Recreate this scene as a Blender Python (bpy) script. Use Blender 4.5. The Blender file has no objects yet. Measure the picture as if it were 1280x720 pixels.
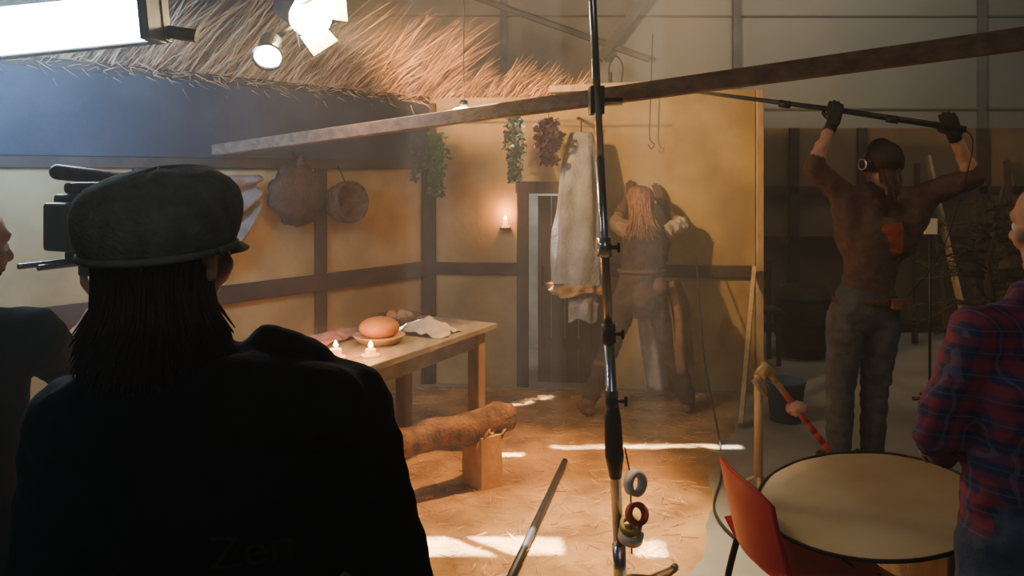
import bpy, bmesh, math, random
from mathutils import Vector as V, Matrix, noise
random.seed(4)
R=random.uniform
Z3=V((0,0,1))

# ------------------------------------------------------------------ materials
def M(name,c1,c2=None,scale=8,rough=.8,metal=0,bump=.15,emit=None,es=0,stretch=(1,1,1),spec=.3,bscale=None):
    m=bpy.data.materials.new(name); m.use_nodes=True
    nt=m.node_tree; N=nt.nodes; L=nt.links; b=N['Principled BSDF']
    b.inputs['Roughness'].default_value=rough; b.inputs['Metallic'].default_value=metal
    b.inputs['Specular IOR Level'].default_value=spec
    tc=N.new('ShaderNodeTexCoord'); mp=N.new('ShaderNodeMapping'); mp.inputs['Scale'].default_value=stretch
    L.new(tc.outputs['Object'],mp.inputs['Vector'])
    nz=N.new('ShaderNodeTexNoise'); nz.inputs['Scale'].default_value=scale; nz.inputs['Detail'].default_value=4
    L.new(mp.outputs['Vector'],nz.inputs['Vector'])
    cr=N.new('ShaderNodeValToRGB'); cr.color_ramp.elements[0].position=.35; cr.color_ramp.elements[1].position=.68
    c2=c2 or tuple(x*.65 for x in c1)
    cr.color_ramp.elements[0].color=(*c2,1); cr.color_ramp.elements[1].color=(*c1,1)
    L.new(nz.outputs['Fac'],cr.inputs['Fac']); L.new(cr.outputs['Color'],b.inputs['Base Color'])
    if bump:
        n2=N.new('ShaderNodeTexNoise'); n2.inputs['Scale'].default_value=bscale or scale*4; n2.inputs['Detail'].default_value=3
        L.new(mp.outputs['Vector'],n2.inputs['Vector'])
        bp=N.new('ShaderNodeBump'); bp.inputs['Strength'].default_value=bump; bp.inputs['Distance'].default_value=.02
        L.new(n2.outputs['Fac'],bp.inputs['Height']); L.new(bp.outputs['Normal'],b.inputs['Normal'])
    if emit:
        b.inputs['Emission Color'].default_value=(*emit,1); b.inputs['Emission Strength'].default_value=es
    return m

def plaid():
    m=bpy.data.materials.new('plaid_cloth'); m.use_nodes=True
    nt=m.node_tree; N=nt.nodes; L=nt.links; b=N['Principled BSDF']; b.inputs['Roughness'].default_value=.9
    tc=N.new('ShaderNodeTexCoord'); sx=N.new('ShaderNodeSeparateXYZ'); L.new(tc.outputs['Object'],sx.inputs[0])
    def band(sock,freq,lo,off=0):
        a=N.new('ShaderNodeMath'); a.operation='MULTIPLY_ADD'; a.inputs[1].default_value=freq; a.inputs[2].default_value=off; L.new(sock,a.inputs[0])
        f=N.new('ShaderNodeMath'); f.operation='FRACT'; L.new(a.outputs[0],f.inputs[0])
        g=N.new('ShaderNodeMath'); g.operation='GREATER_THAN'; g.inputs[1].default_value=lo; L.new(f.outputs[0],g.inputs[0])
        return g.outputs[0]
    ax=N.new('ShaderNodeMath'); ax.operation='MULTIPLY_ADD'; ax.inputs[1].default_value=.6; L.new(sx.outputs['Y'],ax.inputs[0]); L.new(sx.outputs['X'],ax.inputs[2])
    b1=band(ax.outputs[0],22,.52); b2=band(sx.outputs['Z'],20,.55,.2)
    b3=band(ax.outputs[0],22,.90,.7); b4=band(sx.outputs['Z'],20,.95,.9)
    s=N.new('ShaderNodeMath'); s.operation='ADD'; L.new(b1,s.inputs[0]); L.new(b2,s.inputs[1])
    h=N.new('ShaderNodeMath'); h.operation='MULTIPLY'; h.inputs[1].default_value=.5; L.new(s.outputs[0],h.inputs[0])
    mx=N.new('ShaderNodeMix'); mx.data_type='RGBA'; L.new(h.outputs[0],mx.inputs[0])
    mx.inputs[6].default_value=(.022,.026,.085,1); mx.inputs[7].default_value=(.26,.022,.045,1)
    t=N.new('ShaderNodeMath'); t.operation='MAXIMUM'; L.new(b3,t.inputs[0]); L.new(b4,t.inputs[1])
    t2=N.new('ShaderNodeMath'); t2.operation='MULTIPLY'; t2.inputs[1].default_value=.25; L.new(t.outputs[0],t2.inputs[0])
    m2=N.new('ShaderNodeMix'); m2.data_type='RGBA'; L.new(t2.outputs[0],m2.inputs[0]); L.new(mx.outputs[2],m2.inputs[6]); m2.inputs[7].default_value=(.30,.24,.30,1)
    L.new(m2.outputs[2],b.inputs['Base Color'])
    return m

def E(name,col,s):
    return M(name,col,col,emit=col,es=s,bump=0)

plaster=M('ochre_plaster',(.49,.33,.125),(.29,.185,.065),2.2,.9,bump=.35,bscale=14)
timber=M('dark_timber',(.075,.045,.025),(.038,.022,.012),6,.8)
shadeband=M('painted_wall_shade',(.05,.05,.055),(.03,.03,.035),3,.9)  # dark colour in place of the shade on the upper left wall
beamw=M('beam_wood',(.30,.17,.09),(.14,.075,.04),5,.42,stretch=(1,6,6),spec=.6)
palew=M('pale_timber',(.50,.35,.19),(.36,.23,.11),6,.75,stretch=(4,4,1))
tablew=M('table_wood',(.26,.22,.17),(.15,.12,.09),5,.6,stretch=(3,1,3))
tleg=M('table_leg_wood',(.30,.18,.085),(.19,.105,.045),5,.7,stretch=(3,3,1))
logw=M('bark_log',(.28,.13,.05),(.09,.045,.02),14,.85,bump=.7)
logend=M('cut_log_end',(.74,.42,.15),(.5,.26,.085),10,.8)
sandm=M('sand_and_straw',(.50,.28,.105),(.23,.12,.045),3.5,.95,bump=.6,bscale=40)
concrete=M('grey_concrete',(.29,.265,.225),(.17,.152,.128),1.6,.6,bump=.08)
clad=M('warehouse_cladding',(.30,.29,.235),(.24,.23,.19),.7,.7,bump=.03)
seam=M('cladding_seam',(.17,.165,.14),None,3,.7)
ceilm=M('ceiling_paint',(.16,.155,.14),None,1,.8)
flatm=M('brown_set_flat',(.22,.145,.075),(.13,.08,.042),1.8,.9)
strawm=M('straw',(.90,.50,.20),(.50,.25,.09),9,.7,bump=0)
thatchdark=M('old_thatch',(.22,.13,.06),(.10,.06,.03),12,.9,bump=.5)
chrome=M('chrome_steel',(.55,.56,.6),(.4,.4,.43),5,.25,metal=1,bump=0)
whitemet=M('white_enamel',(.8,.8,.75),None,5,.5,bump=0)
blackm=M('black_metal',(.02,.02,.022),None,8,.45,bump=0)
blackc=M('black_cotton',(.010,.010,.013),(.005,.005,.007),30,.95,bump=.2,spec=.1)
capm=M('olive_cap_twill',(.18,.185,.155),(.115,.12,.095),40,.95,bump=.3,spec=.1)
hairdk=M('dark_brown_hair',(.04,.022,.014),(.015,.009,.006),30,.6,bump=.3,stretch=(3,3,.5))
haircop=M('copper_hair',(.30,.12,.045),(.10,.04,.015),25,.55,bump=.3,stretch=(3,3,.5))
skin=M('skin',(.55,.30,.20),(.46,.23,.15),10,.55,bump=.05)
lipm=M('lips',(.4,.12,.1),None,10,.5,bump=0)
eyew=M('eye_white',(.8,.78,.75),(.75,.73,.7),5,.2,bump=0); eyed=M('eye_iris',(.05,.03,.02),None,5,.2,bump=0)
sweat=M('brown_sweater',(.12,.065,.052),(.08,.042,.034),22,.95,bump=.3)
redpatch=M('red_back_panel',(.42,.07,.03),None,20,.9)
jeans=M('grey_jeans',(.10,.105,.11),(.06,.063,.068),18,.9,bump=.25)
bluej=M('blue_jeans',(.07,.09,.14),None,18,.9)
leather=M('brown_leather',(.12,.055,.028),(.055,.026,.014),15,.6,bump=.4)
sackm=M('dark_hide',(.075,.035,.018),(.035,.016,.009),15,.6,bump=.4)
darkfur=M('dark_fur_vest',(.055,.029,.017),(.025,.013,.008),22,.9,bump=.8)
bootm=M('tan_boots',(.26,.10,.04),(.14,.05,.022),15,.6,bump=.3)
trous=M('drab_trousers',(.085,.052,.036),(.048,.029,.02),12,.9,bump=.4)
linen=M('pale_linen',(.50,.43,.34),(.34,.28,.21),9,.95,bump=.4)
netm=M('brown_netting',(.26,.20,.15),(.15,.11,.08),9,.95,bump=.4)
sleevem=M('tan_sleeve',(.28,.155,.078),(.16,.088,.044),9,.95,bump=.4)
burlap=M('grey_burlap',(.40,.38,.34),(.25,.23,.205),7,.95,bump=.6,bscale=50)
furm=M('tan_fringe',(.50,.29,.11),(.3,.16,.06),12,.95)
glove=M('black_gloves',(.018,.022,.018),None,8,.7)
redpl=M('crimson_plastic',(.50,.008,.035),(.42,.006,.028),4,.4,bump=0)
refl=M('reflector_fabric',(.62,.53,.36),(.36,.23,.13),1.6,.5,bump=.02)
bluepl=M('blue_plastic',(.04,.075,.12),None,4,.5,bump=0)
greenl=M('herb_leaves',(.075,.15,.045),(.04,.075,.022),20,.8)
purpl=M('purple_flowers',(.10,.018,.035),(.04,.010,.02),20,.8)
pinem=M('dry_pine',(.06,.06,.03),(.035,.035,.018),12,.9)
wick=M('wicker',(.17,.075,.03),(.075,.034,.015),30,.85,bump=.8)
breadm=M('bread_crust',(.50,.23,.08),(.38,.15,.05),9,.6)
wax=M('candle_wax',(.8,.55,.25),None,5,.4,bump=0,emit=(1,.33,.07),es=2.4)
flame=E('candle_flame',(1,.48,.11),90)
whiteg=M('white_plastic',(.6,.57,.5),None,6,.5,bump=0)
redt=M('red_tape',(.60,.05,.035),None,5,.6,bump=0)
dullred=M('dull_red_tape',(.35,.06,.04),None,5,.7,bump=0)
yelt=M('yellow_tape',(.5,.34,.07),None,5,.6,bump=0)
tube_e=E('daylight_tubes',(.66,.86,1.0),55)
tung_e=E('tungsten_lens',(1,.74,.36),140)
bulb_e=E('small_bulb',(1,.78,.40),90)
lettr=M('faded_print',(.022,.017,.014),None,40,.9)
claym=M('clay',(.33,.2,.11),None,12,.8)
plaidm=plaid()

# ------------------------------------------------------------------ geometry builder
class G:
    def __init__(s): s.bm=bmesh.new(); s.mats=[]
    def mi(s,m):
        if m not in s.mats: s.mats.append(m)
        return s.mats.index(m)
    def face(s,vs,m,sm=False):
        try: f=s.bm.faces.new(vs)
        except ValueError: return
        f.material_index=s.mi(m); f.smooth=sm
    def box(s,c,size,m,rot=None):
        c=V(c); rot=rot or Matrix.Identity(3); h=V(size)/2; vs=[]
        for x in(-1,1):
            for y in(-1,1):
                for z in(-1,1): vs.append(s.bm.verts.new(c+rot@V((x*h.x,y*h.y,z*h.z))))
        for q in((0,1,3,2),(4,6,7,5),(0,4,5,1),(2,3,7,6),(0,2,6,4),(1,5,7,3)): s.face([vs[i] for i in q],m)
    def beam(s,p1,p2,w,h,m,up=Z3):
        p1=V(p1);p2=V(p2);t=(p2-p1); l=t.length; t.normalize(); up=V(up)
        x=t.cross(up); 
        if x.length<1e-4: x=t.cross(V((0,1,0)))
        x.normalize(); z=x.cross(t)
        s.box((p1+p2)/2,(w,l,h),m,Matrix((x,t,z)).transposed())
    def tube(s,pts,rad,m,n=12,side=None,wf=1,df=1,sm=True,rnd=False):
        pts=[V(p) for p in pts]
        if not hasattr(rad,'__len__'): rad=[rad]*len(pts)
        rad=list(rad)
        if rnd:
            t0=(pts[1]-pts[0]).normalized(); t1=(pts[-1]-pts[-2]).normalized()
            a=[(pts[0]-t0*rad[0]*math.sin(q),rad[0]*math.cos(q)) for q in(1.45,1.1,.75,.38)]
            b=[(pts[-1]+t1*rad[-1]*math.sin(q),rad[-1]*math.cos(q)) for q in(.38,.75,1.1,1.45)]
            pts=[x[0] for x in a]+pts+[x[0] for x in b]; rad=[x[1] for x in a]+rad+[x[1] for x in b]
        ref=V(side) if side else None; rings=[]
        for i,p in enumerate(pts):
            t=(pts[min(i+1,len(pts)-1)]-pts[max(i-1,0)])
            if t.length<1e-7: t=Z3.copy()
            t.normalize()
            if ref is None: ref=t.orthogonal()
            r=ref-t*ref.dot(t)
            if r.length<1e-4: r=t.orthogonal()
            r.normalize(); u=t.cross(r)
            if not side: ref=r
            rings.append([s.bm.verts.new(p+(r*math.cos(2*math.pi*k/n)*wf+u*math.sin(2*math.pi*k/n)*df)*rad[i]) for k in range(n)])
        for a,b in zip(rings,rings[1:]):
            for k in range(n): s.face([a[k],a[(k+1)%n],b[(k+1)%n],b[k]],m,sm)
        s.face(rings[0][::-1],m); s.face(rings[-1],m)
    def ell(s,c,r,m,rot=None,nu=20,nv=12,fn=None):
        c=V(c); rot=rot or Matrix.Identity(3); rings=[]
        for j in range(1,nv):
            ph=math.pi*j/nv; rg=[]
            for i in range(nu):
                th=2*math.pi*i/nu; d=V((math.sin(ph)*math.cos(th),math.sin(ph)*math.sin(th),math.cos(ph)))
                k=fn(d) if fn else 1
                rg.append(s.bm.verts.new(c+rot@V((d.x*r[0]*k,d.y*r[1]*k,d.z*r[2]*k))))
            rings.append(rg)
        top=s.bm.verts.new(c+rot@V((0,0,r[2]))); bot=s.bm.verts.new(c-rot@V((0,0,r[2])))
        for a,b in zip(rings,rings[1:]):
            for k in range(nu): s.face([a[k],b[k],b[(k+1)%nu],a[(k+1)%nu]],m,True)
        for k in range(nu):
            s.face([top,rings[0][k],rings[0][(k+1)%nu]],m,True); s.face([bot,rings[-1][(k+1)%nu],rings[-1][k]],m,True)
    def lathe(s,c,prof,m,n=28,axis=Z3,closed=False):
        c=V(c); ax=V(axis).normalized(); a=ax.orthogonal().normalized(); b=ax.cross(a); rings=[]
        for r,h in prof: rings.append([s.bm.verts.new(c+ax*h+(a*math.cos(2*math.pi*k/n)+b*math.sin(2*math.pi*k/n))*r) for k in range(n)])
        for p,q in zip(rings,rings[1:]):
            for k in range(n): s.face([p[k],p[(k+1)%n],q[(k+1)%n],q[k]],m,True)
        if closed: s.face(rings[0][::-1],m); s.face(rings[-1],m)
    def grid(s,fn,nu,nv,m,thick=0):
        vs=[[s.bm.verts.new(fn(i/(nu-1),j/(nv-1))) for j in range(nv)] for i in range(nu)]
        for i in range(nu-1):
            for j in range(nv-1): s.face([vs[i][j],vs[i+1][j],vs[i+1][j+1],vs[i][j+1]],m,True)
    def blade(s,p,d,l,w,m,bend=0):
        p=V(p); d=V(d).normalized(); o=d.orthogonal(); o.rotate(Matrix.Rotation(R(0,6.28),3,d)); o.normalize()
        q=p+d*l*.55; e=p+d*l+V((bend*l,0,-abs(bend)*l*.4))
        a=s.bm.verts.new(p-o*w);b=s.bm.verts.new(p+o*w);c=s.bm.verts.new(q+o*w*.9);dd=s.bm.verts.new(q-o*w*.9);t=s.bm.verts.new(e)
        s.face([a,b,c,dd],m); s.face([dd,c,t],m)
    def done(s,name,parent=None,bevel=0,solid=0,recalc=True):
        if recalc: bmesh.ops.recalc_face_normals(s.bm,faces=s.bm.faces)
        me=bpy.data.meshes.new(name); s.bm.to_mesh(me); s.bm.free()
        for m in s.mats: me.materials.append(m)
        o=bpy.data.objects.new(name,me); bpy.context.scene.collection.objects.link(o)
        if parent: o.parent=parent
        if bevel:
            b=o.modifiers.new('bevel','BEVEL'); b.width=bevel; b.segments=2; b.limit_method='ANGLE'
        if solid:
            b=o.modifiers.new('solid','SOLIDIFY'); b.thickness=solid
        return o
def empty(name):
    o=bpy.data.objects.new(name,None); bpy.context.scene.collection.objects.link(o); return o

# ------------------------------------------------------------------ people
def P(p1,p2,r1,r2,m,side=(1,0,0),wf=1,df=1): return (V(p1),V(p2),r1,r2,m,V(side),wf,df)
def body(name,prims,vox=.012,smooth=8,wr=.004,wscale=14,parent=None):
    g=G()
    for p1,p2,r1,r2,m,sd,wf,df in prims:
        if (p2-p1).length<1e-4: p2=p2+V((0,0,.001))
        g.tube([p1,p2],[r1,r2],m,16,side=sd,wf=wf,df=df,rnd=True)
    o=g.done(name)
    md=o.modifiers.new('r','REMESH'); md.mode='VOXEL'; md.voxel_size=vox
    if smooth:
        ms=o.modifiers.new('s','SMOOTH'); ms.iterations=smooth; ms.factor=.5
    dg=bpy.context.evaluated_depsgraph_get(); dg.update()
    me=bpy.data.meshes.new_from_object(o.evaluated_get(dg)); o.modifiers.clear(); old=o.data; o.data=me
    me.materials.clear(); mats=[]
    for p in prims:
        if p[4] not in mats: mats.append(p[4])
    for m in mats: me.materials.append(m)
    if wr:
        ns=[v.normal.copy() for v in me.vertices]
        for v,n in zip(me.vertices,ns):
            c=v.co; k=noise.noise(V((c.x*wscale,c.y*wscale,c.z*wscale*1.6)))+.5*noise.noise(c*wscale*2.3)
            v.co=c+n*k*wr
    segs=[(a,b-a,max((b-a).length_squared,1e-9),r1,r2,mats.index(m),sd.normalized(),wf,df) for a,b,r1,r2,m,sd,wf,df in prims]
    for f in me.polygons:
        c=f.center; best=1e9; bi=0
        for a,d,l2,r1,r2,mi,sd,wf,df in segs:
            t=max(0,min(1,(c-a).dot(d)/l2)); q=c-(a+d*t); x=q.dot(sd); 
            q2=(q-sd*x)/df; ds=math.sqrt((x/wf)**2+q2.length_squared)-(r1+(r2-r1)*t)
            if ds<best: best=ds; bi=mi
        f.material_index=bi; f.use_smooth=True
    if parent: o.parent=parent
    return o

def hand(name,w,d,n,side,m,curl=.5,parent=None,sc=1.0,thumbcurl=.4):
    """w wrist, d finger direction, n palm-facing normal, side: vector toward the thumb"""
    w=V(w); d=V(d).normalized(); n=V(n); n=(n-d*n.dot(d)).normalized(); s=V(side); s=(s-d*s.dot(d)-n*s.dot(n)).normalized()
    pr=[]
    offs=[.030,.010,-.010,-.029]; ln=[.072,.080,.074,.058]; kb=[.086,.090,.086,.078]
    for o,l,k in zip(offs,ln,kb):
        kn=w+d*k*sc+s*o*sc
        pr.append(P(w+s*o*.55*sc,kn,.0145*sc,.0115*sc,m))
        a=kn; ang=curl*.6; parts=[.45,.31,.24]; r=.0095*sc
        for f in parts:
            dd=(d*math.cos(ang)+n*math.sin(ang)).normalized(); b=a+dd*l*f*sc
            pr.append(P(a,b,r,r*.9,m)); a=b; r*=.92; ang+=curl*1.0
    a=w+d*.022*sc+s*.026*sc; dd=(d*.62+s*.72+n*.25).normalized(); b=a+dd*.04*sc
    pr.append(P(a,b,.0135*sc,.011*sc,m))
    dd=(d*.75+s*(.6-thumbcurl)+n*(.2+thumbcurl)).normalized(); c=b+dd*.032*sc; pr.append(P(b,c,.0105*sc,.0095*sc,m))
    dd=(d*.7+s*(.3-thumbcurl)+n*(.3+thumbcurl)).normalized(); pr.append(P(c,c+dd*.024*sc,.0093*sc,.008*sc,m))
    return body(name,pr,vox=.0038*sc,smooth=3,wr=0,parent=parent)

def head(prefix,c,f,parent,neck,up=Z3,sc=1.0,m=skin):
    c=V(c); f=V(f).normalized(); up=V(up); up=(up-f*up.dot(f)).normalized(); s=f.cross(up)
    q=lambda a,b,h: c+(s*a+f*b+up*h)*sc
    pr=[P(q(0,-.028,.03),q(0,.02,.035),.079*sc,.076*sc,m,s,.95,1),
        P(q(0,.035,.02),q(0,.04,-.06),.062*sc,.045*sc,m,s,1,1),
        P(q(0,.05,-.07),q(0,.062,-.088),.034*sc,.024*sc,m,s,1.1,1),
        P(q(0,-.02,-.05),neck,.058*sc,.056*sc,m,s,1,1),
        P(q(-.035,.075,.028),q(.035,.075,.028),.019*sc,.019*sc,m),
        P(q(0,.09,.018),q(0,.112,-.022),.009*sc,.014*sc,m),
        P(q(-.012,.1,-.025),q(.012,.1,-.025),.009*sc,.009*sc,m),
        P(q(-.045,.055,-.015),q(-.03,.07,-.03),.022*sc,.02*sc,m),P(q(.045,.055,-.015),q(.03,.07,-.03),.022*sc,.02*sc,m)]
    for k in(-1,1):
        pr+= [P(q(k*.078,-.008,.022),q(k*.077,-.002,-.024),.014*sc,.010*sc,m),P(q(k*.084,-.018,.018),q(k*.086,-.018,0),.011*sc,.009*sc,m)]
    body(prefix+'head',pr,vox=.0055*sc,smooth=3,wr=0,parent=parent)
    g=G()
    for k in(-1,1):
        g.ell(q(k*.031,.079,.003),[.0135*sc]*3,eyew); g.ell(q(k*.031,.0885,.003),[.0065*sc]*3,eyed)
        g.tube([q(k*.014,.092,.026),q(k*.032,.096,.03),q(k*.05,.082,.025)],[.003*sc,.004*sc,.002*sc],hairdk,6)
    g.done(prefix+'eyes',parent)
    g=G(); g.tube([q(-.024,.084,-.052),q(-.008,.096,-.049),q(.008,.096,-.049),q(.024,.084,-.052)],[.002,.0055,.0055,.002],lipm,8)
    g.tube([q(-.02,.083,-.057),q(0,.094,-.059),q(.02,.083,-.057)],[.002,.006,.002],lipm,8); g.done(prefix+'mouth',parent)

def hair(name,c,f,parent,m,length=.25,n=90,sc=1.0,span=2.2,back=.0,r=.009,bulk=1.0,st0=.1,flare=0,capz=1.0,wave=.012):
    c=V(c); f=V(f).normalized(); s=f.cross(Z3); g=G()
    rot=Matrix((s,f,Z3)).transposed()
    g.ell(c+(-f*.022+Z3*.045*capz)*sc,(.086*sc*bulk,.100*sc*bulk,.080*sc*bulk*capz),m,rot,24,14,fn=lambda d:1+.03*noise.noise(d*6))
    for i in range(n):
        a=math.pi+ (R(-span,span))
        dr=(f*math.cos(a)+s*math.sin(a)); rx=.088*sc*bulk*R(.95,1.06); pts=[]
        ctr=c-f*.02*sc
        st=R(st0,min(st0+.5,1.38))
        for t in sorted((st,max(.8,st+.03),max(1.1,st+.06),max(1.45,st+.1))): pts.append(ctr+Z3*(.04*sc+.088*sc*math.cos(t))+dr*rx*math.sin(t))
        L=length*R(.75,1.08); base=pts[-1]; w1=V((R(-wave,wave),R(-wave,wave),0))
        for t in (.25,.5,.75,1): 
            inward=-dr*(.035*math.sin(t*2)*(1 if L>.12 else .4)-flare*t*t)
            pts.append(base+inward+w1*math.sin(t*5+i)-Z3*L*t-f*back*t)
        k=R(.8,1.25)*r
        g.tube(pts,[k*.6,k,k*1.1,k*1.1,k,k*.95,k*.75,k*.2],m,6)
    return g.done(name,parent)

def person_prims(J,top,bottom,shoe,f,sk=skin,sleeve=1.0,k=1.0,lk=1.0,fore=None,ak=1.0):
    f=V(f).normalized(); s=f.cross(Z3)
    J={a:V(b) for a,b in J.items()}; pr=[]
    pel,ch,nk=J['pel'],J['chest'],J['neck']; wa=pel.lerp(ch,.45)
    pr+=[P(pel-Z3*.03,pel+Z3*.05,.118*k,.115*k,bottom,s,1.35,.95),
         P(pel+(ch-pel).normalized()*.06,wa,.112*k,.105*k,top,s,1.3,.95),
         P(wa,ch,.105*k,.118*k,top,s,1.35,.98),
         P(ch,ch.lerp(nk,.55),.118*k,.085*k,top,s,1.35,.95),
         P(J['shL'],J['shR'],.062*k,.062*k,top),
         P(ch.lerp(nk,.6),nk,.07*k,.058*k,top)]
    for q in'LR':
        sh,el,wr=J['sh'+q],J['el'+q],J['wr'+q]; hp,kn,an=J['hip'+q],J['kn'+q],J['an'+q]; to=J['toe'+q]
        pr+=[P(sh,el,.060*k*ak,.049*k*ak,top)]
        pr+=[P(el,wr,.047*k,.036*k,top)] if fore is None else [P(el,el.lerp(wr,.12),.046*k*ak,.044*k*ak,top),P(el.lerp(wr,.1),wr,.040*k,.027*k,fore)]
        pr+=[P(hp,kn,.092*k*lk,.068*k*lk,bottom),P(kn,an+(kn-an)*.08,.066*k*lk,.055*k*lk,bottom),
             P(an,an-Z3*.03,.045,.042,shoe),P(V((an.x,an.y,.045)),to,.045,.036,shoe)]
    return pr

# ------------------------------------------------------------------ warehouse shell
def slab(name,c,size,m):
    g=G(); g.box(c,size,m); return g.done(name)
slab('floor',(0,3.5,-.05),(14,14,.1),concrete)
slab('ceiling',(0,3.5,5.05),(14,14,.1),ceilm)
g=G(); g.box((0,9.55,2.5),(14,.1,5),clad)
for x in(-5.5,-2.8,-.1,2.66,5.56): g.box((x,9.47,2.5),(.09,.06,5),seam)
for z in(1.2,2.35,3.45,4.4): g.box((0,9.49,z),(14,.03,.02),seam)
g.beam((-1.2,9.3,3.9),(1.6,9.3,2.9),.06,.05,seam); g.beam((1.0,9.2,2.9),(2.3,9.2,4.6),.1,.1,seam)
g.done('wall_north')
slab('wall_west',(-7.05,3.5,2.5),(.1,14,5),clad); slab('wall_east',(7.05,3.5,2.5),(.1,14,5),clad); slab('wall_south',(0,-3.55,2.5),(14,.1,5),clad)

# ------------------------------------------------------------------ set walls
C=V((-.67,6.1,0)); dl=V((-.631,-.776,0)); nin=V((.776,-.631,0))
g=G(); g.beam(C+Z3*1.08,C+dl*4.2+Z3*1.08,.06,2.16,plaster); 
g.done('wall_left')
def yb(x): return 6.1-.1025*(x+.67)
def wb(g,x0,x1,z0,z1,m=plaster,w=.06,off=0):
    g.beam((x0,yb(x0)-off,(z0+z1)/2),(x1,yb(x1)-off,(z0+z1)/2),w,z1-z0,m)
g=G(); wb(g,-.67,.10,0,2.16); wb(g,.10,.60,1.46,2.16); wb(g,.60,1.77,0,2.2); g.done('wall_back')
g=G()
for t in(.02,1.0,2.2,3.3): 
    p=C+dl*t+nin*.045; g.beam(p+Z3*.0,p+Z3*2.12,.09,.03,timber,up=nin)
for z,h in((.87,.11),(1.66,.08),(2.12,.1)): g.beam(C+nin*.05+Z3*z,C+dl*4.2+nin*.05+Z3*z,.035,h,timber)
g.beam(C+dl*.02+nin*.07+Z3*1.90,C+dl*4.2+nin*.07+Z3*1.90,.02,.44,shadeband)  # upper wall shade, built as a dark strip
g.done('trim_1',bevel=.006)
g=G()
wb(g,-.65,.06,.83,.92,timber,.035,.05); wb(g,.68,1.74,.83,.92,timber,.035,.05)
for x in(-.62,): g.beam((x,yb(x)-.05,0),(x,yb(x)-.05,2.12),.09,.035,timber,up=(0,1,0))
g.done('trim_2',bevel=.006)
g=G()
for x in(.08,.63): g.beam((x,yb(x)-.04,0),(x,yb(x)-.04,1.5),.09,.10,timber,up=(0,1,0))
wb(g,.03,.69,1.44,1.53,timber,.10,.04); g.done('trim_3',bevel=.008)
g=G()
for i in range(4): 
    x=.245+i*.102; g.beam((x,yb(x)+.03,.02),(x,yb(x)+.03,1.42),.099,.025,timber,up=(0,1,0))
for z in(.3,1.15): g.beam((.21,yb(.21)+.055,z),(.6,yb(.6)+.055,z),.02,.08,timber)
g.tube([(.23,yb(.23)-.0,.75),(.23,yb(.23)-.04,.78),(.23,yb(.23)-.04,.86),(.23,yb(.23),.89)],.008,blackm,8)
g.done('door_1',bevel=.004)
g=G(); g.box((.25,7.3,.85),(.9,.03,1.70),whitemet); g.box((-.15,7.45,.4),(.04,.3,.03),timber); g.box((.65,7.45,.4),(.04,.3,.03),timber)
g.beam((-.15,7.6,0),(-.15,7.32,1.5),.04,.03,timber); g.beam((.65,7.6,0),(.65,7.32,1.5),.04,.03,timber); g.done('added_slit_board')  # pale board added behind the door to brighten its gap
g=G(); g.beam((1.80,5.84,0),(1.80,5.84,2.2),.05,.09,palew,up=(0,1,0)); g.done('trim_4',bevel=.004)
g=G(); g.beam((.28,5.93,2.21),(1.28,5.83,2.245),.12,.05,palew); g.done('wooden_plank',bevel=.004)
g=G(); g.beam((1.43,5.0,0.01),(1.745,5.76,.9),.085,.03,palew,up=(1,-.3,0)); g.done('wall_brace_board',bevel=.003)

g=G(); g.box((4.1,8.05,1.02),(3.9,.05,2.04),flatm)
for x in(2.2,2.82,3.5,4.7,5.9): g.box((x,8.0,1.02),(.09,.05,2.04),timber)
for z in(.05,.92,1.42): g.box((4.1,8.0,z),(3.9,.05,.08),timber)
g.done('scenery_flat')
g=G()
for i in range(9):
    x=3.55+i*.24+R(-.05,.05); g.beam((x,7.45+R(-.05,.05),0.01),(x+R(-.25,.3),7.9,R(1.2,1.8)),.07,.03,timber if i%3 else palew,up=(1,0,0))
g.done('leaning_lumber')

# ------------------------------------------------------------------ sand floor and straw
g=G()
def sandf(u,v):
    x=-2.9+u*4.6; y=2.2+v*3.85
    e=min((1.50-.35*(5.2-y)+.12*noise.noise(V((y*2.5,3,0))))-x, y-2.35, (5.98-.1*(x+.67))-y+.08, 9)
    q=V((x,y,0))-C; e=min(e,q.dot(nin)-.02)
    e=max(0,min(1,e/.18)); e=e*e*(3-2*e)
    h=.008+.008*noise.noise(V((x*4,y*4,0)))+.006*noise.noise(V((x*14,y*14,2)))
    return V((x,y,-.006+e*(h+.008)))
g.grid(sandf,150,130,sandm)
for i in range(2600):
    x=R(-1.9,1.25);y=R(2.8,5.9)
    if x>1.35-.35*(5.2-y) or (V((x,y,0))-C).dot(nin)<.1: continue
    a=R(0,6.28); g.blade((x,y,.020+R(0,.010)),(math.cos(a),math.sin(a),R(-.05,.10)),R(.03,.12),.0018,strawm)
g.done('straw_strewn_ground')

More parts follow.
